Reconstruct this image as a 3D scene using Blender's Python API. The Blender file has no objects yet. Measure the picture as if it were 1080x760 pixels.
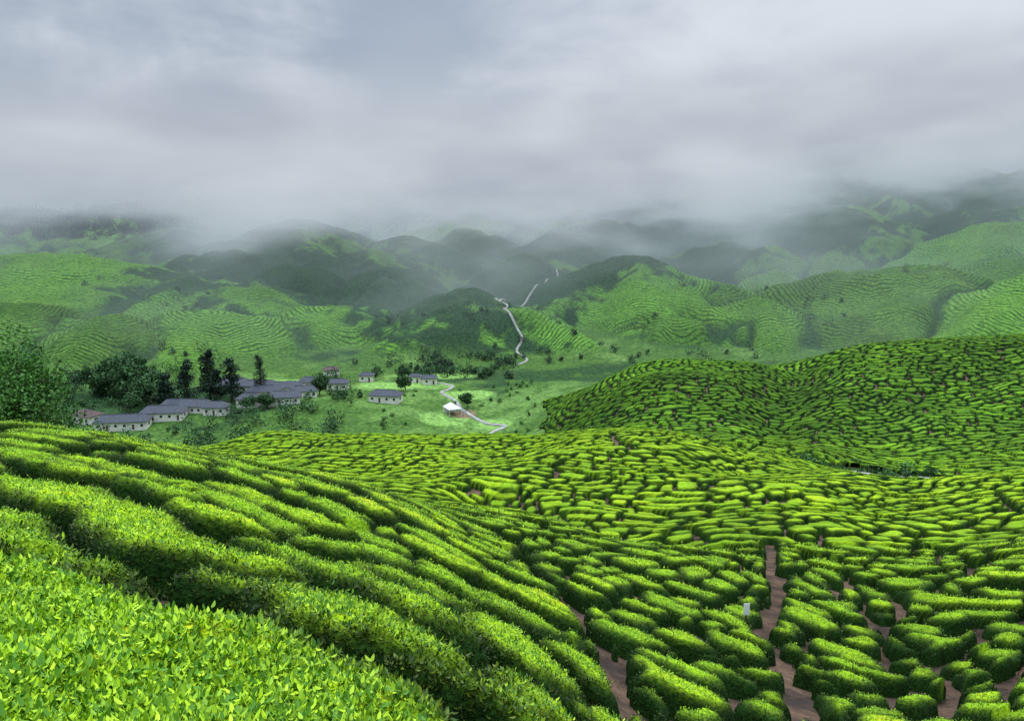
import bpy, math, random
import numpy as np
from mathutils import Vector
random.seed(4); RNG=np.random.default_rng(7)
sc=bpy.context.scene
rad=math.radians
# ---------------------------------------------------------------- noise
def hsh(ix,iy,seed=0):
    a=(ix.astype(np.int64)*374761393+iy.astype(np.int64)*668265263+seed*974634777)&0xFFFFFFFF
    a=((a^(a>>13))*1274126177)&0xFFFFFFFF
    a=((a^(a>>16))*2246822519)&0xFFFFFFFF
    return ((a^(a>>15))&0xFFFFFF)/float(0xFFFFFF)
def vn(x,y,seed=0):
    ix=np.floor(x);iy=np.floor(y);fx=x-ix;fy=y-iy
    fx=fx*fx*fx*(fx*(fx*6-15)+10);fy=fy*fy*fy*(fy*(fy*6-15)+10)
    a=hsh(ix,iy,seed);b=hsh(ix+1,iy,seed);c=hsh(ix,iy+1,seed);d=hsh(ix+1,iy+1,seed)
    return (a+(b-a)*fx+(c-a)*fy+(a-b-c+d)*fx*fy)*2-1
def fbm(x,y,seed=0,o=3):
    s=0;A=1;t=0
    for i in range(o):
        s=s+A*vn(x*2**i+i*17.3,y*2**i-i*9.1,seed+i);t+=A;A*=.5
    return s/t
def sst(a,b,x):
    q=np.clip((x-a)/(b-a),0,1);return q*q*(3-2*q)
# ---------------------------------------------------------------- terrain from image pixel coordinates
def pixel_grade(v): return np.tan(np.arctan((380-v)/839.)-rad(10))  # vertical image pixel to height-over-distance slope, camera pitched down
YN=np.array([1,3,6,12,20,30,42,60,85,115,150,200,260,300,350,440.])
S=[ # vertical image pixel coordinates of the terrain per bearing (rows: bearing, columns: distance)
 [980,740,570,510,468,448,452,480,520,525,525,535,490,460,425,388],
 [1010,765,600,520,474,452,464,500,530,525,520,530,490,460,425,388],
 [1040,790,625,540,497,470,476,512,520,500,485,502,490,460,425,388],
 [1060,805,650,575,525,498,500,514,498,478,458,480,492,462,425,388],
 [1090,830,680,608,562,528,528,527,502,475,457,478,492,462,425,388],
 [1160,900,745,660,613,577,552,530,500,474,460,480,492,462,425,388],
 [1260,1000,850,735,665,612,574,545,498,452,464,470,412,388,398,392],
 [1320,1060,900,780,708,640,590,545,508,477,484,452,403,383,394,390],
 [1330,1080,920,800,732,660,602,550,510,500,504,472,400,363,370,385],
 [1320,1080,920,800,735,655,590,535,500,506,503,465,392,355,356,378],
 [1300,1060,900,780,715,635,570,512,486,500,495,450,378,346,347,370]]
S=np.array(S,float); TC=np.linspace(-.8,.8,11)
L0=np.log(YN); R=pixel_grade(S); R[:,0]=R[:,1]*3+.25
BH=.66
R=R-BH/YN; 
NL=600; lf=np.linspace(0,math.log(440),NL)
Zt=R*YN
def herm(Q):
    d=np.diff(Q,axis=1)/np.diff(L0); m=np.zeros_like(Q); hL=np.diff(L0)
    m[:,1:-1]=(d[:,:-1]*hL[1:]+d[:,1:]*hL[:-1])/(hL[1:]+hL[:-1]); m[:,0]=d[:,0]; m[:,-1]=d[:,-1]
    k=np.clip(np.searchsorted(L0,lf,side='right')-1,0,len(L0)-2)
    h=hL[k]; u=(lf-L0[k])/h
    return ((2*u**3-3*u**2+1)*Q[:,k]+(u**3-2*u**2+u)*h*m[:,k]+(-2*u**3+3*u**2)*Q[:,k+1]+(u**3-u**2)*h*m[:,k+1])
mixl=sst(math.log(3.2),math.log(7),lf)
T=herm(Zt)*(1-mixl)+herm(R)*np.exp(lf)*mixl   # heights
NT=201; tf=np.linspace(0,10,NT); i=np.clip(tf.astype(int),0,9); u=(tf-i)[:,None]
P0=T[np.clip(i-1,0,10)];P1=T[i];P2=T[i+1];P3=T[np.clip(i+2,0,10)]
TAB=.5*((2*P1)+(-P0+P2)*u+(2*P0-5*P1+4*P2-P3)*u*u+(-P0+3*P1-3*P2+P3)*u**3)
def near_h(x,y):
    y=np.clip(y,1.0,439.9); t=np.clip(x/y,-.7999,.7999)
    a=(t+.8)/1.6*(NT-1); b=np.log(y)/math.log(440)*(NL-1)
    ia=np.minimum(a.astype(int),NT-2); ib=np.minimum(b.astype(int),NL-2); fa=a-ia; fb=b-ib
    return (TAB[ia,ib]*(1-fa)*(1-fb)+TAB[ia+1,ib]*fa*(1-fb)+TAB[ia,ib+1]*(1-fa)*fb+TAB[ia+1,ib+1]*fa*fb)
def segd(x,y,ax,ay,bx,by):
    dx,dy=bx-ax,by-ay; L=dx*dx+dy*dy+1e-9
    q=np.clip(((x-ax)*dx+(y-ay)*dy)/L,0,1)
    return np.hypot(x-ax-q*dx,y-ay-q*dy)
# far hills: ax,ay,bx,by,z,slope,round
HILLS=[(-540,720,-370,690,-31,.28,40),(-263,640,-230,620,-46,.34,20),(-311,900,-290,880,-22,.42,20),(-262,1020,-262,1000,0,.45,20),
 (-125,950,-110,930,-20,.45,20),(-33,565,-28,555,-49,.45,8),(20,860,30,830,-36,.45,16),(100,690,110,680,-31,.42,8),(220,900,240,880,-30,.45,16),
 (275,600,300,590,-34,.40,12),(360,520,400,520,-32,.4,16),(380,1000,400,960,16,.5,20),(560,1000,600,980,14,.5,20),
 (-572,1200,-500,1210,16,.34,30),(-760,1180,-700,1170,6,.3,40),(500,1280,640,1300,108,.6,20),(400,1330,440,1320,104,.6,20),(300,1400,300,1380,50,.5,30),
 (120,1700,180,1700,70,.4,60),(-380,1700,-250,1700,60,.4,60),(860,1300,1000,1250,90,.5,40),(700,1150,740,1150,58,.55,25),(120,1150,120,1100,0,.45,20),
 (-60,1250,-60,1200,10,.45,20),(620,700,700,720,-10,.45,20),(-420,1020,-400,1000,-10,.4,25),(170,560,175,555,-56,.45,10),(-120,720,-120,700,-44,.45,12),(-330,520,-330,520,-54,.36,15),(-210,520,-190,510,-60,.34,14),(-130,560,-120,560,-58,.4,12),(-440,560,-470,560,-46,.34,15),(470,800,500,790,-4,.5,16)]
rh=random.Random(12)
for _n in range(135):
    yy=rh.uniform(455,1400) if _n<95 else rh.uniform(460,820); xx=rh.uniform(-.85,.85)*yy
    if abs(xx-5)<75 and yy<700: continue
    zz=np.interp(yy,[450,560,700,900,1200,1500],[-69,-60,-48,-29,0,40])+rh.uniform(-9,9)+(10 if xx>300 else 0)
    a_=rh.uniform(0,6.28);l_=rh.uniform(4,24)
    HILLS.append((xx,yy,xx+l_*math.cos(a_),yy+l_*math.sin(a_),float(zz),rh.uniform(.46,.72),rh.uniform(5,10)))
def far_h(x,y):
    xw=x+14*fbm(x/120,y/120,31,3); yw=y+14*fbm(x/120,y/120,41,3)
    k=2.6; base=-83+np.interp(y,[0,620,1500,3200],[0,0,45,220])
    best=np.full_like(x,-1e9); phi=np.zeros_like(x); idx=np.zeros(x.shape,int); acc=np.ones_like(x)
    for n,(ax,ay,bx,by,z,s,r0) in enumerate(HILLS):
        dd=segd(xw,yw,ax,ay,bx,by)
        an=np.arctan2(yw-(ay+by)/2,xw-(ax+bx)/2)
        s2=s*(1+.16*np.sin(an*5+n*1.7)+.1*np.sin(an*9+n))
        hh=z-s2*(np.sqrt(dd*dd+r0*r0)-r0)
        acc+=np.exp(np.clip((hh-base)/k,-60,60))
        w=hh>best; best=np.where(w,hh,best); phi=np.where(w,dd,phi); idx=np.where(w,n,idx)
    z=base+k*np.log(acc); gul=sst(.3,1.5,z-np.maximum(best,base))
    hill=sst(-82,-76,z)
    z=z-4.5*gul*hill+hill*(7*(.4-np.abs(fbm(x/55,y/55,61,4))*1.6)+1.2*fbm(x/14,y/14,5,2))
    return z,phi,idx,hill,gul
def H(x,y,full=False):
    x=np.asarray(x,float);y=np.asarray(y,float)
    a=near_h(x,y)
    a=a+np.clip(y*.014,0,1.6)*fbm(x/(6+.11*y)*1.0,y/22,3,2)*sst(2,14,y)
    a=a-6*np.exp(-(segd(x,y,68,205,112,305)/11)**2)
    a=a-1.8*np.exp(-(segd(x,y,-2,70,10,48)/4)**2)+1.2*np.exp(-(segd(x,y,25,75,40,90)/8)**2)
    m=y>368
    q=np.zeros_like(a); q[m]=sst(370,440,y[m])
    o=[np.zeros_like(a) for _ in range(5)]
    if m.any():
        r=far_h(x[m],y[m])
        for k_,v in enumerate(r): o[k_][m]=v
        a=np.where(m,a*(1-q)+o[0]*q,a)
    if full: return a,o[1],o[2],o[3],o[4],q
    return a
# ---------------------------------------------------------------- tea planting
PATHS=[([(.4,31),(.9,27),(1.7,22),(2.3,17.5),(2.1,14),(2.6,10),(3.2,6)],.75),
 ([(17,50),(14,40),(11.6,33),(9.3,27),(8.6,23),(8.0,20),(6.9,16),(6.5,10)],.75),
 ([(3.6,18.2),(5.2,20.2),(8.2,21.6),(10.5,20.6),(13,21.4),(17,24)],.6),
 ([(14.5,112),(14,103),(15,96)],.9),([(46,72),(40,60),(40,50),(33,42)],.5),
 ([(17,36),(15.2,31),(15.0,26),(13.6,22)],.5)]
TEA=[(-40,-22,-40,-22.01,1.95,2.4),(-60,142,16,114,1.8,2.1),(70,80,85,95,1.95,2.0),(58,292,88,290,2.6,3.8),(140,302,240,315,2.6,3.8)]
def pathd(x,y):
    xq=x+.5*fbm(x/1.8,y/1.8,18,2);yq=y+.5*fbm(x/1.8,y/1.8,19,2)
    e=np.full_like(x,99.)
    for pl,w in PATHS:
        for (a,b) in zip(pl[:-1],pl[1:]):
            e=np.minimum(e,segd(xq,yq,*a,*b)-w/2)
    return e
def tea(x,y):
    wa=sst(8,40,y)*1.4+1.0
    xw=x+wa*fbm(x/10,y/10,11,2)+.5*vn(x/2.4,y/2.4,12); yw=y+wa*fbm(x/10,y/10,21,2)+.5*vn(x/2.4,y/2.4,22)
    D=[]
    for n,(ax,ay,bx,by,w,l) in enumerate(TEA):
        dx,dy=bx-ax,by-ay; L=math.hypot(dx,dy); dx/=L;dy/=L
        al=(xw-ax)*dx+(yw-ay)*dy; pe=(xw-ax)*(-dy)+(yw-ay)*dx
        ex=np.where(al>L,al-L,np.where(al<0,al,0))
        D.append((np.hypot(ex,pe),np.clip(al,0,L),np.arctan2(ex,np.abs(pe)+1e-6),pe>0))
    pth=np.interp(y,[6,10,14,17.5,22,27,31],[3.2,2.6,2.1,2.3,1.7,.9,.4])
    isA=(D[0][0]<67)&((x<pth)|(y>31))&(x<6)
    isB=(D[1][0]<64)&~isA&(y<185)
    isD=(y>=185)&(D[3][0]<D[4][0]-8)
    isE=(y>=150)&~isD&((D[4][0]<150)|(y>=185))&(x>50)
    isD=isD|((y>=185)&~isE)
    isB=isB&~isE
    reg=np.where(isA,0,np.where(isD,3,np.where(isE,4,np.where(isB,1,2))))
    phi=np.choose(reg,[d[0] for d in D]);al=np.choose(reg,[d[1] for d in D]);an=np.choose(reg,[d[2] for d in D]);sd=np.choose(reg,[d[3] for d in D])
    w=np.array([t[4] for t in TEA])[reg]; l=np.array([t[5] for t in TEA])[reg]; k=np.where(reg<3,w/1.9,w/1.8)
    i=np.floor(phi/w); f=phi/w-i; Rr=(i+.5)*w
    row=i*2+sd+reg*1000
    c=(al+Rr*an)/l+hsh(row,row*0,5)*10; j=np.floor(c); g=c-j
    hb=lambda q: hsh(q,row,9)*.64-.32
    b0=hb(j);b1=1+hb(j+1)
    lo=np.where(g<b0,-1+hb(j-1),np.where(g>b1,b1,b0)); hi=np.where(g<b0,b0,np.where(g>b1,2+hb(j+2),b1))
    jc=np.where(g<b0,j-1,np.where(g>b1,j+1,j))
    mp_=np.where(reg==2,.08,.10)
    dlo=(g-lo)*l+np.where(hsh(jc,row,77)<mp_,9,0); dhi=(hi-g)*l+np.where(hsh(jc+1,row,77)<mp_,9,0)
    da=np.minimum(dlo,dhi); dc=np.minimum(f,1-f)*w
    ch=hsh(jc,row,33)
    g0=.14*k*(1+.8*vn(x/2,y/2,8))+.03*(y>35)+.05*(reg==2)+.05*(reg==0)
    da=da-g0;dc=dc-g0; rc=.5*k
    dd=np.where((da<rc)&(dc<rc),rc-np.hypot(rc-da,rc-dc),np.minimum(da,dc))
    dd=dd+.12*k*vn(x/.55/k,y/.55/k,14)
    gone=(ch>.985)&(reg==2)
    dd=np.where(gone,-.3,dd)
    pd=pathd(x,y)+.12*vn(x/.7,y/.7,15); dd=np.minimum(dd,pd)
    ins=4.6-.45*x-y+.45*vn(x/1.3,y/1.3,44)
    dd=np.where(ins>0,ins-.05,np.minimum(dd,np.where(x<2.2,-ins-.16,99)))
    q=np.clip(dd/(.30*k),0,1)
    hh=(BH+.15*(ch-.5)*2*(ins<0))*np.where(k>1.3,1.5,1)*np.sqrt(1-(1-q)**2)**.8
    hh=hh+np.where(ins>0,.09*vn(x/.9,y/.9,45)*q,0)
    hh=np.where(dd<0,-.3*np.clip(-dd/.08,0,1),hh)
    return hh,np.clip(dd/(.5*k),0,1),ch,reg,dd
def tea_mask(x,y):
    u=x/np.maximum(y,1)
    z=near_h(x,y)
    mk=np.ones(x.shape,bool)
    mk&=~((y>188)&(u<.26)&(z<-78.5+2.2*fbm(x/10,y/10,2,2)))
    mk&=~((y>165)&(u<-.02)); mk&=~((y>300)&(u<.04))
    mk&=~((np.hypot((x-78)/17,(y-162)/6)+.5*fbm(x/7,y/7,4,2))<1)
    mk&=~((y>100)&(u<-.46))
    return mk
def leafdisp(X,Y):
    amp=np.clip(1.2-Y/40,.35,1)
    lf_=vn(X/.11,Y/.11,51)*.5+vn(X/.23,Y/.23,52)+vn(X/.6,Y/.6,53)
    return lf_,.055*lf_*amp
# ---------------------------------------------------------------- mesh helpers
def mesh_from(name,V,F,cols=None,attrs=None,smooth=True):
    me=bpy.data.meshes.new(name); V=np.asarray(V,np.float32); F=np.asarray(F,np.int32); n=F.shape[1]
    me.vertices.add(len(V)); me.vertices.foreach_set('co',V.ravel())
    me.loops.add(F.size); me.loops.foreach_set('vertex_index',F.ravel())
    me.polygons.add(len(F)); me.polygons.foreach_set('loop_start',np.arange(0,F.size,n,dtype=np.int32))
    if smooth: me.polygons.foreach_set('use_smooth',np.ones(len(F),bool))
    if cols is not None:
        a=me.color_attributes.new('Col','FLOAT_COLOR','POINT'); c=np.ones((len(V),4),np.float32); c[:,:3]=cols; a.data.foreach_set('color',c.ravel())
    for k,v in (attrs or {}).items():
        a=me.attributes.new(k,'FLOAT','POINT'); a.data.foreach_set('value',np.asarray(v,np.float32).ravel())
    me.update(calc_edges=True)
    ob=bpy.data.objects.new(name,me); sc.collection.objects.link(ob); return ob
def grid_faces(nr,nc,keep=None):
    a=(np.arange(nr-1)[:,None]*nc+np.arange(nc-1)[None,:])
    F=np.stack([a,a+1,a+nc+1,a+nc],-1).reshape(-1,4)
    if keep is not None:
        kf=keep.ravel(); F=F[kf[F].any(axis=1)]
    return F
def compact(V,F,*arr):
    used=np.zeros(len(V),bool); used[F.ravel()]=True; mp=np.cumsum(used)-1
    return (V[used],mp[F])+tuple(a[used] for a in arr)
class NB:
    def __init__(s,name,world=False):
        if world: s.nt=world.node_tree
        else:
            s.m=bpy.data.materials.new(name); s.m.use_nodes=True; s.nt=s.m.node_tree
        s.nt.nodes.clear(); s.out=s.n('ShaderNodeOutputWorld' if world else 'ShaderNodeOutputMaterial')
    def n(s,t,**k):
        o=s.nt.nodes.new(t)
        for a,b in k.items(): setattr(o,a,b)
        return o
    def put(s,v,sock):
        if isinstance(v,bpy.types.NodeSocket): s.nt.links.new(v,sock)
        else:
            if isinstance(v,(tuple,list)) and len(v)==3 and sock.type=='RGBA': v=(*v,1)
            sock.default_value=v
    def math(s,op,a,b=None,c=None,clamp=False):
        o=s.n('ShaderNodeMath',operation=op,use_clamp=clamp); s.put(a,o.inputs[0])
        if b is not None:s.put(b,o.inputs[1])
        if c is not None:s.put(c,o.inputs[2])
        return o.outputs[0]
    def mix(s,f,a,b,blend='MIX'):
        o=s.n('ShaderNodeMix',data_type='RGBA',blend_type=blend); s.put(f,o.inputs[0]); s.put(a,o.inputs[6]); s.put(b,o.inputs[7]); return o.outputs[2]
    def noise(s,vec,scale,detail=3,rough=.5,dist=0):
        o=s.n('ShaderNodeTexNoise'); s.put(vec,o.inputs['Vector']) if vec is not None else None
        o.inputs['Scale'].default_value=scale;o.inputs['Detail'].default_value=detail;o.inputs['Roughness'].default_value=rough;o.inputs['Distortion'].default_value=dist
        return o.outputs['Fac']
    def mr(s,x,a,b,c=0,d=1,smooth=True):
        o=s.n('ShaderNodeMapRange',interpolation_type='SMOOTHSTEP' if smooth else 'LINEAR'); s.put(x,o.inputs[0])
        for q,v in zip((1,2,3,4),(a,b,c,d)): s.put(v,o.inputs[q])
        return o.outputs[0]
    def bsdf(s,col,rough=.7,bump=None,bd=.05,bs=.6,spec=.3):
        b=s.n('ShaderNodeBsdfPrincipled'); s.put(col,b.inputs['Base Color']); s.put(rough,b.inputs['Roughness']); b.inputs['Specular IOR Level'].default_value=spec
        if bump is not None:
            q=s.n('ShaderNodeBump'); q.inputs['Strength'].default_value=bs; q.inputs['Distance'].default_value=bd; s.put(bump,q.inputs['Height']); s.nt.links.new(q.outputs[0],b.inputs['Normal'])
        s.nt.links.new(b.outputs[0],s.out.inputs[0]); return b
def pos(b): return b.n('ShaderNodeNewGeometry').outputs['Position']
def attr(b,nm,o='Color'): return b.n('ShaderNodeAttribute',attribute_name=nm).outputs[o]
def simple(name,col,rough=.8,var=.25,sc_=3,bd=.02,spec=.3):
    b=NB(name); p=pos(b); n=b.noise(p,sc_,4,.6)
    c=b.mix(b.mr(n,.3,.7),tuple(x*(1-var) for x in col),tuple(min(1,x*(1+var)) for x in col))
    b.bsdf(c,rough,n,bd,.5,spec); return b.m
b=NB('tea_canopy'); p=pos(b); n1=b.noise(p,14,3,.65)
c=b.mix(b.mr(n1,.32,.68),(.35,.42,.4),(1.3,1.27,1.2)); c=b.mix(1.0,attr(b,'Col'),c,'MULTIPLY')
b.bsdf(c,.8,n1,.12,.8,.08); M_tea=b.m
b=NB('tea_leaf'); bs_=b.bsdf(attr(b,'Col'),.5,None,spec=.2); M_leaf=b.m
b=NB('tree_leaf'); p=pos(b); n1=b.noise(p,1.5,2,.6); b.bsdf(b.mix(1.0,attr(b,'Col'),b.mix(b.mr(n1,.3,.7),(.55,.6,.6),(1.3,1.3,1.2)),'MULTIPLY'),.6,None,spec=.2); M_tree=b.m
b=NB('ground'); p=pos(b); phi=attr(b,'rowphi','Fac'); tm=attr(b,'rows','Fac')
nf=b.noise(p,.55,4,.7); nw=b.noise(p,.05,2,.6)
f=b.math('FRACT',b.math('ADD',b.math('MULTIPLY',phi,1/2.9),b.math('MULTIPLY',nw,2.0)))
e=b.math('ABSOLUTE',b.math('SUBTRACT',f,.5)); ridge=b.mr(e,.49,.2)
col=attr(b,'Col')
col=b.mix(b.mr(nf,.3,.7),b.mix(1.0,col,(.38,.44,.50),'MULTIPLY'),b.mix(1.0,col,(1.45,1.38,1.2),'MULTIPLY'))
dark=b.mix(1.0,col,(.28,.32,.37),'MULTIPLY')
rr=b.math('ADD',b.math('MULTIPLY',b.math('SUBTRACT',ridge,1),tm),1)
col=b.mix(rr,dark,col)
hgt=b.math('ADD',b.math('MULTIPLY',rr,.5),b.math('MULTIPLY',nf,.8))
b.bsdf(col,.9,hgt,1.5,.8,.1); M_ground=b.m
# ---------------------------------------------------------------- ground sheet
ys=np.concatenate([np.exp(np.linspace(math.log(1),math.log(150),480)),np.exp(np.linspace(math.log(150),math.log(3200),680))[1:]])
ts=np.linspace(-.95,.95,700); X=ts[None,:]*ys[:,None]; Y=np.repeat(ys[:,None],len(ts),1)
Z,ph,idx,hill,gul,q=H(X,Y,True)
n1=fbm(X/60,Y/60,71,3); n2=fbm(X/9,Y/9,72,3); n3=fbm(X/230,Y/230,73,2); n4=fbm(X/28,Y/28,75,3)
def C(*a): return np.array(a)
grass=C(.075,.16,.03);lawn=C(.21,.38,.09);soil=C(.15,.095,.068);teac=C(.10,.225,.03);forest=C(.025,.066,.024)
g=grass+(lawn*.75-grass)*(.7*sst(.05,.35,n4+.4*n2))[...,None]; g=g+(forest-g)*(.85*sst(.0,.3,-n1+.3*n2))[...,None]
for (cx_,cy_,rx_,ry_) in [(-58,395,28,13),(-118,405,30,9),(-29,331,11,10),(-8,325,9,7),(-40,422,28,8),(-20,372,16,12)]:
    e_=1-sst(.7,1.1,np.hypot((X-cx_)/rx_,(Y-cy_)/ry_)+.3*n2+.15*n4); g=g+(lawn*(1.1+.2*n2[...,None])-g)*e_[...,None]
e_=1-sst(.7,1.1,np.hypot((X+22)/6,(Y-339)/6)+.3*n2); g=g+(C(.24,.17,.11)-g)*e_[...,None]
far=teac*(1+.4*n1[...,None]); far=far*(.65+.7*hsh(idx,(idx*0).astype(int),3)[...,None])
fm=np.clip(sst(.16,.32,n3+.38*n1+.25*n2+.3*sst(800,1200,Y))+.95*gul*sst(-.35,.05,n4+.3*n2),0,1)
far=far+(forest-far)*fm[...,None]
far=far+(C(.17,.33,.045)-far)*(.35*(1-fm)*sst(.15,.45,n4-n3*.5))[...,None]
hf=(hill*q)
Cc=g*(1-hf[...,None])+far*hf[...,None]
tm_=tea_mask(X,Y)&(Y<345)
so=soil*(.75+.5*np.clip(n2,-.6,1))[...,None]
Cc=np.where((Y<185)[...,None]|tm_[...,None],so,Cc)
und=(Y>95)&~tm_&(Y<185); Cc=np.where(und[...,None],grass*(.7+.4*n2[...,None]),Cc)
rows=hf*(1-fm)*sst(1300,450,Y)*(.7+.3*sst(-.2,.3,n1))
V=np.stack([X,Y,Z],-1).reshape(-1,3)
F=grid_faces(len(ys),len(ts))
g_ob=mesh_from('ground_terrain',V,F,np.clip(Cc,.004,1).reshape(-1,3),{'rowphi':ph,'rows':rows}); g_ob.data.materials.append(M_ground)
# ---------------------------------------------------------------- tea bushes
def tea_mesh(name,ys,ts):
    X=ts[None,:]*ys[:,None]; Y=np.repeat(ys[:,None],len(ts),1)
    z=H(X,Y); h,q,ch,reg,dd=tea(X,Y); keep=tea_mask(X,Y)&(h>-.25)
    lf_,ld=leafdisp(X,Y)
    z=z+h+np.where(h>.1,ld,0)
    a=fbm(X/7,Y/7,54,2); b=fbm(X/60,Y/60,55,2); b2=fbm(X/24,Y/24,56,2)
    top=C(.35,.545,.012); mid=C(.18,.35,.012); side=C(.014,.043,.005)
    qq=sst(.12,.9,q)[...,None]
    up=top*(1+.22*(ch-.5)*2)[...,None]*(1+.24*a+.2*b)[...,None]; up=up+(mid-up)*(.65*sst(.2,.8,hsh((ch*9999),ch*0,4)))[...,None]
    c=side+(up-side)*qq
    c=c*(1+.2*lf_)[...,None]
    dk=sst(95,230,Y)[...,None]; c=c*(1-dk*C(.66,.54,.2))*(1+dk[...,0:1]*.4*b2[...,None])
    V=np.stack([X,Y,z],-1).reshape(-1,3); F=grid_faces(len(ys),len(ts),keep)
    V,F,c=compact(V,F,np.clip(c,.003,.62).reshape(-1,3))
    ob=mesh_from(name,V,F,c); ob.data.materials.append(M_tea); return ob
def steps(y0,y1,f):
    o=[y0]
    while o[-1]<y1:o.append(o[-1]+f(o[-1]))
    return np.array(o)
ysn=steps(1.3,152,lambda y: max(.012,.0048*y) if y<20 else min(.0034*y,.26))
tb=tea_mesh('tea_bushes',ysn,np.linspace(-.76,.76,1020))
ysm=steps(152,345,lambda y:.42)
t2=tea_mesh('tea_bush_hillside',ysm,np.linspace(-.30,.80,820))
# leaves
N=125000
t=RNG.uniform(-.74,.74,N); y=np.exp(RNG.uniform(math.log(1.6),math.log(48),N)); x=t*y
h,q,ch,reg,dd=tea(x,y); k=(h>.12); x,y,h,q,ch=x[k],y[k],h[k],q[k],ch[k]
z=H(x,y)+h+leafdisp(x,y)[1]; n=len(x); nl=4
px=np.repeat(x,nl);py=np.repeat(y,nl);pz=np.repeat(z,nl);N2=n*nl
Ls=np.maximum(.05,.0029*py)*RNG.uniform(.6,1.3,N2)
az=np.repeat(RNG.uniform(0,6.28,n),nl)+np.tile(np.arange(nl)*1.7,n)+RNG.uniform(-.5,.5,N2)
el=RNG.uniform(rad(0),rad(70),N2)
dv=np.stack([np.cos(el)*np.cos(az),np.cos(el)*np.sin(az),np.sin(el)],-1); sv=np.stack([-np.sin(az),np.cos(az),np.zeros(N2)],-1); nv=np.cross(dv,sv)
base=np.stack([px,py,pz+.0],-1)+RNG.normal(0,.4,(N2,3))*Ls[:,None]
W=Ls*.21
pl=lambda a,s_,u_: base+dv*(Ls*a)[:,None]+sv*(W*s_)[:,None]-nv*(W*u_)[:,None]
VV=np.stack([pl(0,0,0),pl(.35,1,.5),pl(.72,.75,.3),pl(1,0,-.4),pl(.72,-.75,.3),pl(.35,-1,.5),pl(.45,0,0)],1)
o=np.arange(N2)[:,None]*7
FF=np.concatenate([o+np.array([[0,1,2,6]]),o+np.array([[6,2,3,4]]),o+np.array([[0,6,4,5]])],0)
rnd=RNG.uniform(0,1,N2)[:,None]; young=(np.repeat(RNG.uniform(0,1,n),nl)[:,None]*.5+rnd*.5)
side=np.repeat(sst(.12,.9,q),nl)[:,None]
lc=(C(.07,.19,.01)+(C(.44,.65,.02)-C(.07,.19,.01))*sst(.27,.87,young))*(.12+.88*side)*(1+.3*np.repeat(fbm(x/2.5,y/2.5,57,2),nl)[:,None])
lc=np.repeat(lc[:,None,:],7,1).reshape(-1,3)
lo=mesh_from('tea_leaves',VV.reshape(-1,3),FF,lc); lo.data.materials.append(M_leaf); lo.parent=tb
# ---------------------------------------------------------------- vegetation
def crown_faces(cx,cy,cz,rx,rz,n,size,col,rng,lobes=7):
    lc=rng.normal(0,.48,(lobes,3)); lc[:,2]*=.8
    k=rng.integers(0,lobes,n); dirs=rng.normal(0,1,(n,3)); dirs/=np.linalg.norm(dirs,axis=1)[:,None]
    pp=lc[k]+dirs*(rng.uniform(.25,.55,n)**.6)[:,None]
    c=np.array([cx,cy,cz])+pp*np.array([rx,rx,rz])
    a=rng.normal(0,1,(n,3));a/=np.linalg.norm(a,axis=1)[:,None]; bb=np.cross(a,rng.normal(0,1,(n,3))); bb/=np.linalg.norm(bb,axis=1)[:,None]
    s=size*rng.uniform(.6,1.3,n)[:,None]
    V=np.stack([c-a*s,c-bb*s*.6,c+a*s,c+bb*s*.6],1).reshape(-1,3)
    F=np.arange(n*4).reshape(-1,4)
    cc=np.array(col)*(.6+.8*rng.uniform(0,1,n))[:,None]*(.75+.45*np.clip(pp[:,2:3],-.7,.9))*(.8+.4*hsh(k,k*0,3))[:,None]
    return V,F,np.repeat(cc,4,0)
M_bark=simple('bark',(.09,.065,.045),.9,.4,2)
def tube(path,rads,seg=7):
    V=[];F=[]
    for p_,r in zip(path,rads):
        for s in range(seg):
            a=s*6.2832/seg; V.append((p_[0]+r*math.cos(a),p_[1]+r*math.sin(a),p_[2]))
    for i in range(len(path)-1):
        for s in range(seg): F.append((i*seg+s,i*seg+(s+1)%seg,(i+1)*seg+(s+1)%seg,(i+1)*seg+s))
    return V,F
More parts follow.
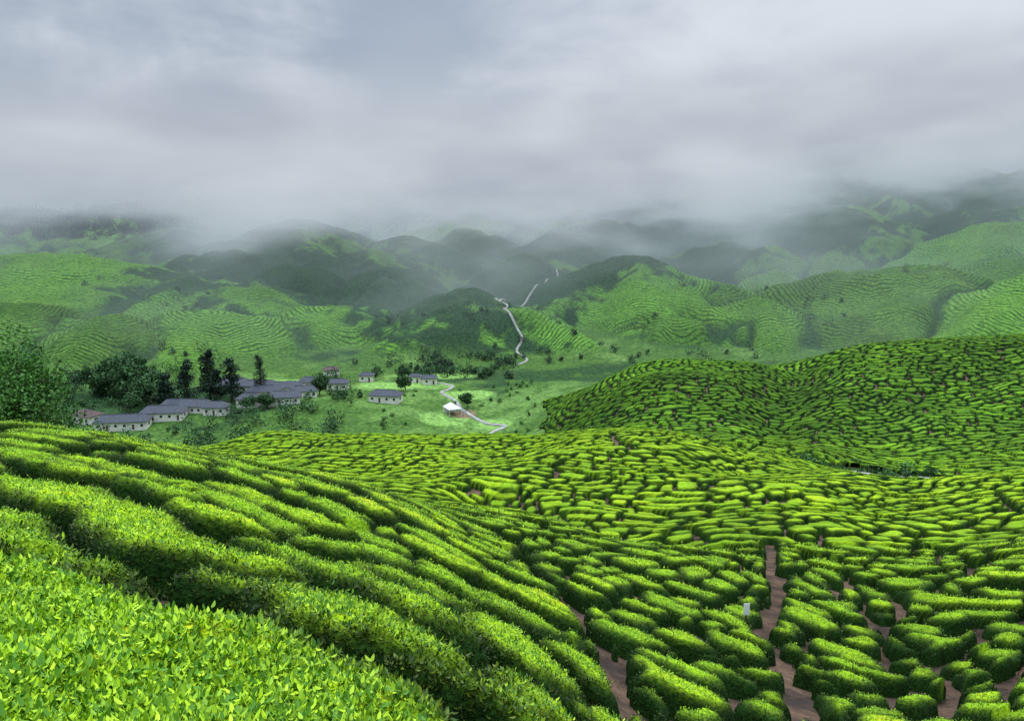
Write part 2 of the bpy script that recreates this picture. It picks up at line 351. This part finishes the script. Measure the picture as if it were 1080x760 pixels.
def tree(name,x,y,hgt,wid,col,kind='round',n=1500,fs=.05):
    z=float(H(np.array([x]),np.array([y]))[0])-.3; e=bpy.data.objects.new(name,None); sc.collection.objects.link(e); e.location=(x,y,z)
    rng=np.random.default_rng(int(abs(x*7+y*13)))
    V=[];F=[]
    def add(p_,r):
        v,f=tube(p_,r); o=len(V); V.extend(v); F.extend([tuple(q+o for q in ff) for ff in f])
    add([(0,0,0),(.1,0,hgt*.3),(.0,.1,hgt*.6),(0,0,hgt*.92)],[hgt*.03,hgt*.022,hgt*.015,hgt*.004])
    for i in range(9):
        a=i*2.4; zz=hgt*(.3+.06*i); r=wid*.38
        add([(0,0,zz),(r*.5*math.cos(a),r*.5*math.sin(a),zz+hgt*.05),(r*math.cos(a),r*math.sin(a),zz+hgt*.1)],[hgt*.011,hgt*.008,hgt*.003])
    t_=mesh_from('trunk',V,F); t_.data.materials.append(M_bark); t_.parent=e
    Vs=[];Fs=[];Cs=[];o=0
    parts=[]
    if kind=='round':
        for i in range(6): parts.append((rng.normal(0,wid*.17),rng.normal(0,wid*.17),hgt*rng.uniform(.45,.82),wid*.36,hgt*.2,n//6))
    else:
        for i in range(8):
            zz=.22+.1*i; parts.append((rng.normal(0,wid*.07),rng.normal(0,wid*.07),hgt*zz,wid*.5*(1.08-zz*.8),hgt*.085,n//8))
    for (a,b_,c_,rx,rz,m_) in parts:
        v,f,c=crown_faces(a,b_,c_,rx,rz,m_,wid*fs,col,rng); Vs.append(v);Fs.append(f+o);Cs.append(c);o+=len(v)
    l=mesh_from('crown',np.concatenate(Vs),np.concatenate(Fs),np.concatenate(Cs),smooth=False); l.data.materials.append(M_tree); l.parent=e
    return e
def mass(name,pts,col,rs,n,size):
    rng=np.random.default_rng(len(pts)+3); Vs=[];Fs=[];Cs=[];o=0
    pts=np.array(pts); zz=H(pts[:,0],pts[:,1])
    for (x,y),z in zip(pts,zz):
        r=rng.uniform(*rs); cc=np.array(col)*rng.uniform(.6,1.5)
        v,f,c=crown_faces(x,y,z+r*.75,r,r*rng.uniform(.9,1.5),n,size,cc,rng,5); Vs.append(v);Fs.append(f+o);Cs.append(c);o+=len(v)
    l=mesh_from(name,np.concatenate(Vs),np.concatenate(Fs),np.concatenate(Cs),smooth=False); l.data.materials.append(M_tree)
dark=(.035,.09,.03)
for (x,y,h_,w_,kd) in [(-147,352,21,9,'tall'),(-139,358,25,11,'tall'),(-129,358,20,10,'tall'),(-156,350,16,10,'tall'),(-118,366,20,6,'tall'),(-134,352,17,9,'tall')]:
    tree('conifer_tree',x,y,h_,w_,(.02,.045,.026),kd,2400)
for (x,y,h_,w_) in [(-73,116,23.5,14),(-84,124,27,16),(-163,349,13,12),(-172,362,17,17),(-184,372,17,18),(-196,368,14,15),(-92,372,11,9),(-20,348,7,6),(-52,380,8,7),(-108,343,8,7),(-116,340,7,6),(-165,335,9,8)]:
    if y<200: tree('broadleaf_tree',x,y,h_,w_,(.055,.15,.02),'round',14000,.02)
    else: tree('broadleaf_tree',x,y,h_,w_,(.035,.09,.025),'round',2600)
def scat(n,x0,x1,y0,y1,cond=None):
    p=[(random.uniform(x0,x1),random.uniform(y0,y1)) for _ in range(n)]
    return [q for q in p if cond is None or cond(*q)]
HS=[(-159,316,20,8,8),(-147,327,17,8,6),(-137,337,15,8,-8),(-127,333,9,7,0),(-177,323,10,7,-25),(-137,384,15,8,10),(-123,381,17,8,-5),(-110,378,15,8,8),(-99,388,13,7,-12),
 (-103,351,14,8,12),(-58,357,14,7,-12),(-98,424,8,5,20),(-76,408,7,5,0),(-116,364,14,8,0),(-98,366,12,7,15),(-118,350,10,7,-10),(-149,343,10,6,12),(-42,398,7,5,10),(-50,404,6,4.5,-8),(-86,385,10,6,5)]
def clear(x,y):
    return all(abs(x-a)>l/2+3 or (y-b_)>6 or (y-b_)<-12 for a,b_,l,_,_ in HS)
ns=lambda x,y: float(fbm(np.array([x/30.]),np.array([y/30.]),91,2)[0])
mass('valley_woodland',scat(640,-290,-70,225,420,lambda x,y:clear(x,y) and (ns(x,y)>-.05 or y<262 or (x<-165 and y>335))),dark,(1.6,4.0),150,.45)
mass('hillside_woodland',scat(170,-75,0,412,475,lambda x,y:ns(x*1.3,y)>.1)+scat(150,-330,-150,400,450,lambda x,y:ns(x,y)>-.05)+scat(420,-420,380,450,640,lambda x,y:ns(x*.8,y*.8)>.27),(.03,.075,.026),(1.2,3.2),80,.55)
mass('shrubs',scat(34,62,94,155,172)+scat(90,-30,30,205,250)+scat(60,0,54,225,300,lambda x,y:float(near_h(np.array([x*1.]),np.array([y*1.]))[0])<-77)+scat(120,-60,14,270,400,lambda x,y:ns(x,y)>.0 and abs(x+20)>5),(.05,.13,.03),(.5,1.4),90,.3)
mass('distant_forest',scat(900,-760,-400,1050,1220),(.02,.045,.025),(4,8),60,1.3)
# ---------------------------------------------------------------- roads
def ribbon(name,pl,w,mat,lift=.25,n=12):
    P=[];pl=[Vector(p) for p in pl]
    for i in range(len(pl)-1):
        a=pl[max(i-1,0)];b_=pl[i];c=pl[i+1];d_=pl[min(i+2,len(pl)-1)]
        for s in range(n):
            u=s/n;P.append(.5*((2*b_)+(-a+c)*u+(2*a-5*b_+4*c-d_)*u*u+(-a+3*b_-3*c+d_)*u**3))
    P.append(pl[-1]); V=[];F=[]
    for i,p_ in enumerate(P):
        t_=(P[min(i+1,len(P)-1)]-P[max(i-1,0)]).normalized(); nn=Vector((-t_.y,t_.x))
        for s in (-1,-.5,0,.5,1): V.append(((p_+nn*w/2*s).x,(p_+nn*w/2*s).y))
    V=np.array(V); z=H(V[:,0],V[:,1]).reshape(-1,5); z[:]=z.max(1)[:,None]
    V=np.column_stack([V,z.ravel()+lift])
    top=len(V); V2=V.copy(); V2[:,2]-=1.5; 
    F=[(i*5+s,i*5+s+1,i*5+s+6,i*5+s+5) for i in range(len(P)-1) for s in range(4)]
    VV=np.vstack([V,V2])
    for i in range(len(P)-1):
        F.append((i*5,i*5+5,top+i*5+5,top+i*5)); F.append((i*5+4,top+i*5+4,top+i*5+9,i*5+9))
    ob=mesh_from(name,VV,F,smooth=False); ob.data.materials.append(mat); return ob
M_conc=simple('pale_concrete',(.32,.31,.27),.85,.35,.5)
ribbon('valley_road',[(-20,285),(-19,297),(-14,308),(-7,317),(-3,322),(-12,328),(-22,345),(-27,362),(-34,376),(-30,392),(-38,400)],1.7,M_conc,.3)
ribbon('valley_road',[(3,455),(9,470),(3,488),(6,504),(-6,528),(-3,545),(-12,560),(-5,585),(-9,612),(6,640),(14,664),(27,690),(26,715),(42,745),(44,790)],1.5,M_conc,.4)
ribbon('farm_track',[(64,158),(72,161),(78,159),(86,162),(94,160)],1.3,M_conc,.4)
# ---------------------------------------------------------------- houses
M_wall=simple('white_render',(.70,.66,.57),.85,.12,.6);M_roof=simple('slate_roof',(.06,.066,.08),.7,.35,1.5,.05);M_roofr=simple('brown_roof',(.10,.065,.06),.7,.3,1.5)
M_win=simple('window_glass',(.03,.035,.045),.2,.2,1);M_trim=simple('white_trim',(.7,.7,.68),.6,.1,1)
def part(par,name,V,F,mat):
    me=bpy.data.meshes.new(name);me.from_pydata(V,[],F);me.update();o=bpy.data.objects.new(name,me);sc.collection.objects.link(o);o.parent=par;me.materials.append(mat);return o
def boxv(x0,x1,y0,y1,z0,z1,o=0):
    V=[(x0,y0,z0),(x1,y0,z0),(x1,y1,z0),(x0,y1,z0),(x0,y0,z1),(x1,y0,z1),(x1,y1,z1),(x0,y1,z1)]
    F=[(0,3,2,1),(4,5,6,7),(0,1,5,4),(1,2,6,5),(2,3,7,6),(3,0,4,7)];return V,[tuple(i+o for i in f) for f in F]
def house(x,y,l,w,rot,roof=M_roof,name='plantation_house'):
    z=float(H(np.array([x]),np.array([y]))[0]); e=bpy.data.objects.new(name,None);sc.collection.objects.link(e);e.location=(x,y,z+.2);e.rotation_euler[2]=rad(rot)
    hw=w/2;hl=l/2;hh=3.2;rh=w*.3;ov=.6
    V,F=boxv(-hl,hl,-hw,hw,-1,hh-.01); part(e,'walls',V,F,M_wall)
    ri=hw*.55
    a=[(-hl-ov,-hw-ov,hh),(hl+ov,-hw-ov,hh),(hl+ov,hw+ov,hh),(-hl-ov,hw+ov,hh),(-hl+ri,0,hh+rh),(hl-ri,0,hh+rh)]
    b2=[(p[0],p[1],p[2]-.2) for p in a[:4]]
    part(e,'roof',a+b2,[(0,1,5,4),(2,3,4,5),(1,2,5),(3,0,4),(9,8,7,6),(0,6,7,1),(1,7,8,2),(2,8,9,3),(3,9,6,0)],roof)
    V,F=boxv(-hl+ri,hl-ri,-.15,.15,hh+rh-.05,hh+rh+.12); part(e,'ridge_cap',V,F,M_roof)
    V=[];F=[];Vd=[];Fd=[];n=max(2,int(l/3))
    for i in range(n):
        cx=-hl+(i+.5)*l/n
        if i%3==1:
            v,f=boxv(cx-.45,cx+.45,-hw-.05,-hw+.02,0,2.1,len(Vd));Vd+=v;Fd+=f
        else:
            v,f=boxv(cx-.5,cx+.5,-hw-.05,-hw+.02,1.1,2.2,len(V));V+=v;F+=f
        v,f=boxv(cx-.5,cx+.5,hw-.02,hw+.05,1,2.2,len(V));V+=v;F+=f
    v,f=boxv(hl-.02,hl+.05,-.8,.8,1,2.2,len(V));V+=v;F+=f
    part(e,'windows',V,F,M_win)
    if Vd: part(e,'doors',Vd,Fd,M_bark)
for n_,(x,y,l,w,r) in enumerate(HS): house(x,y,l,w,r,M_roofr if n_ in (4,11) else M_roof)
def marquee(x,y):
    z=float(H(np.array([x]),np.array([y]))[0]);e=bpy.data.objects.new('marquee_tent',None);sc.collection.objects.link(e);e.location=(x,y,z+.3);e.rotation_euler[2]=rad(25)
    m_=simple('tent_canvas',(.8,.8,.8),.7,.05,1)
    part(e,'canopy',[(-3,-4,2.8),(3,-4,2.8),(3,4,2.8),(-3,4,2.8),(0,-2,4.8),(0,2,4.8)],[(0,1,4),(1,2,5,4),(2,3,5),(3,0,4,5)],m_)
    V=[];F=[]
    for a in (-2.9,2.8):
        for b_ in (-3.9,0,3.8):
            v,f=boxv(a,a+.12,b_,b_+.12,-.5,2.85,len(V));V+=v;F+=f
    part(e,'poles',V,F,m_); V,F=boxv(-2.8,2.7,3.5,3.6,-.3,2.7); part(e,'side_wall',V,F,m_)
marquee(-26,338)
x,y=8.7,27.5; z=float(H(np.array([x]),np.array([y]))[0]); e=bpy.data.objects.new('field_sign',None);sc.collection.objects.link(e);e.location=(x,y,z)
V,F=boxv(-.03,.03,-.03,.03,0,1.1);part(e,'post',V,F,M_bark); V,F=boxv(-.11,.11,-.06,-.035,.7,1.15);part(e,'board',V,F,M_trim)
# ---------------------------------------------------------------- mist (absorbing volume; its own emission stands in for scattered light)
V,F=boxv(-1700,1700,420,2300,-95,280); me=bpy.data.meshes.new('mist');me.from_pydata(V,[],F);mo=bpy.data.objects.new('mist_cloud',me);sc.collection.objects.link(mo)
b=NB('mist'); p=pos(b); sp=b.n('ShaderNodeSeparateXYZ'); b.put(p,sp.inputs[0]); zc=sp.outputs[2]; yc=sp.outputs[1]; xc=sp.outputs[0]
mp=b.n('ShaderNodeMapping'); b.put(p,mp.inputs[0]); mp.inputs['Scale'].default_value=(.0055,.0035,.014)
n=b.noise(mp.outputs[0],1.0,3,.6)
basez=b.math('ADD',b.mr(xc,80,420,-17,42),b.mr(xc,-500,-250,18,0))
hz=b.math('SUBTRACT',zc,basez)
q=b.math('ADD',b.math('MULTIPLY',hz,1/45.),b.math('MULTIPLY',b.math('SUBTRACT',n,.5),b.mr(xc,100,500,7.0,12.0)))
cl=b.math('MULTIPLY',b.math('MULTIPLY',b.mr(q,-.3,1.2),b.mr(yc,520,860,0,1)),b.mr(b.math('ADD',zc,b.math('MULTIPLY',n,160)),b.mr(xc,100,500,110,150),b.mr(xc,100,500,230,280),1,.0))
dens=b.math('ADD',b.math('MULTIPLY',cl,.013),b.math('MULTIPLY',b.mr(zc,-90,150,.00085,.00015),b.mr(n,.35,.62,.6,2.2)))
colr=b.mix(b.mr(hz,-60,80),(.31,.41,.45),(.54,.58,.64))
colr=b.mix(b.mr(n,.38,.62),b.mix(1.0,colr,(.76,.79,.84),'MULTIPLY'),b.mix(1.0,colr,(1.16,1.15,1.13),'MULTIPLY'))
ab=b.n('ShaderNodeVolumeAbsorption'); ab.inputs['Color'].default_value=(0,0,0,1); b.put(dens,ab.inputs['Density'])
em=b.n('ShaderNodeEmission'); b.put(colr,em.inputs[0]); b.put(dens,em.inputs[1]); ad=b.n('ShaderNodeAddShader')
b.nt.links.new(ab.outputs[0],ad.inputs[0]);b.nt.links.new(em.outputs[0],ad.inputs[1]);b.nt.links.new(ad.outputs[0],b.out.inputs['Volume'])
me.materials.append(b.m)
b.m.cycles.volume_step_rate=2.6
# ---------------------------------------------------------------- world
w=bpy.data.worlds.new('World'); sc.world=w; w.use_nodes=True
b=NB('w',w); tc=b.n('ShaderNodeTexCoord').outputs['Generated']; sp=b.n('ShaderNodeSeparateXYZ'); b.put(tc,sp.inputs[0])
el=b.math('MAXIMUM',sp.outputs[2],0); dn=b.math('ADD',el,.22); cx=b.n('ShaderNodeCombineXYZ'); b.put(b.math('DIVIDE',sp.outputs[0],dn),cx.inputs[0]); b.put(b.math('DIVIDE',sp.outputs[1],dn),cx.inputs[1])
n=b.noise(cx.outputs[0],1.5,8,.58,.4); n2=b.noise(tc,3.0,5,.55,.6)
f=b.math('ADD',b.math('MULTIPLY',n,.5),b.math('MULTIPLY',n2,.5))
vd=b.n('ShaderNodeVectorMath',operation='DOT_PRODUCT'); b.put(tc,vd.inputs[0]); vd.inputs[1].default_value=Vector((.27,.95,.17)).normalized()
br=b.mr(vd.outputs['Value'],.92,.998)
f=b.math('ADD',f,b.math('MULTIPLY',b.math('SUBTRACT',br,.4),.2))
c=b.mix(b.mr(f,.38,.66),(.34,.41,.52),(.78,.82,.88))
gain=b.math('ADD',1,b.math('MULTIPLY',b.mr(el,.28,.95,0,1),5.2))
bg=b.n('ShaderNodeBackground'); b.put(c,bg.inputs[0]); b.put(gain,bg.inputs[1])
sky=b.n('ShaderNodeTexSky',sky_type='NISHITA'); sky.sun_disc=False; sky.sun_elevation=rad(52); sky.sun_rotation=rad(15)
bg2=b.n('ShaderNodeBackground'); b.nt.links.new(sky.outputs[0],bg2.inputs[0]); bg2.inputs[1].default_value=.08
mx=b.n('ShaderNodeMixShader'); mx.inputs[0].default_value=.88; b.nt.links.new(bg2.outputs[0],mx.inputs[1]);b.nt.links.new(bg.outputs[0],mx.inputs[2]);b.nt.links.new(mx.outputs[0],b.out.inputs[0])
sl=bpy.data.lights.new('sun','SUN'); sl.energy=1.5; sl.angle=rad(12); sl.color=(1,.96,.88); so_=bpy.data.objects.new('sun',sl); sc.collection.objects.link(so_)
sd=Vector((math.sin(rad(15))*math.cos(rad(52)),math.cos(rad(15))*math.cos(rad(52)),math.sin(rad(52)))); so_.rotation_euler=sd.to_track_quat('Z','Y').to_euler()
sc.view_settings.view_transform='Standard'; sc.view_settings.look='None'; sc.view_settings.exposure=0
cam=bpy.data.cameras.new('camera'); cam.lens=27.97; cam.sensor_width=36; cam.clip_start=.1; cam.clip_end=8000
co=bpy.data.objects.new('camera',cam); sc.collection.objects.link(co); co.rotation_euler=(rad(80),0,0); sc.camera=co
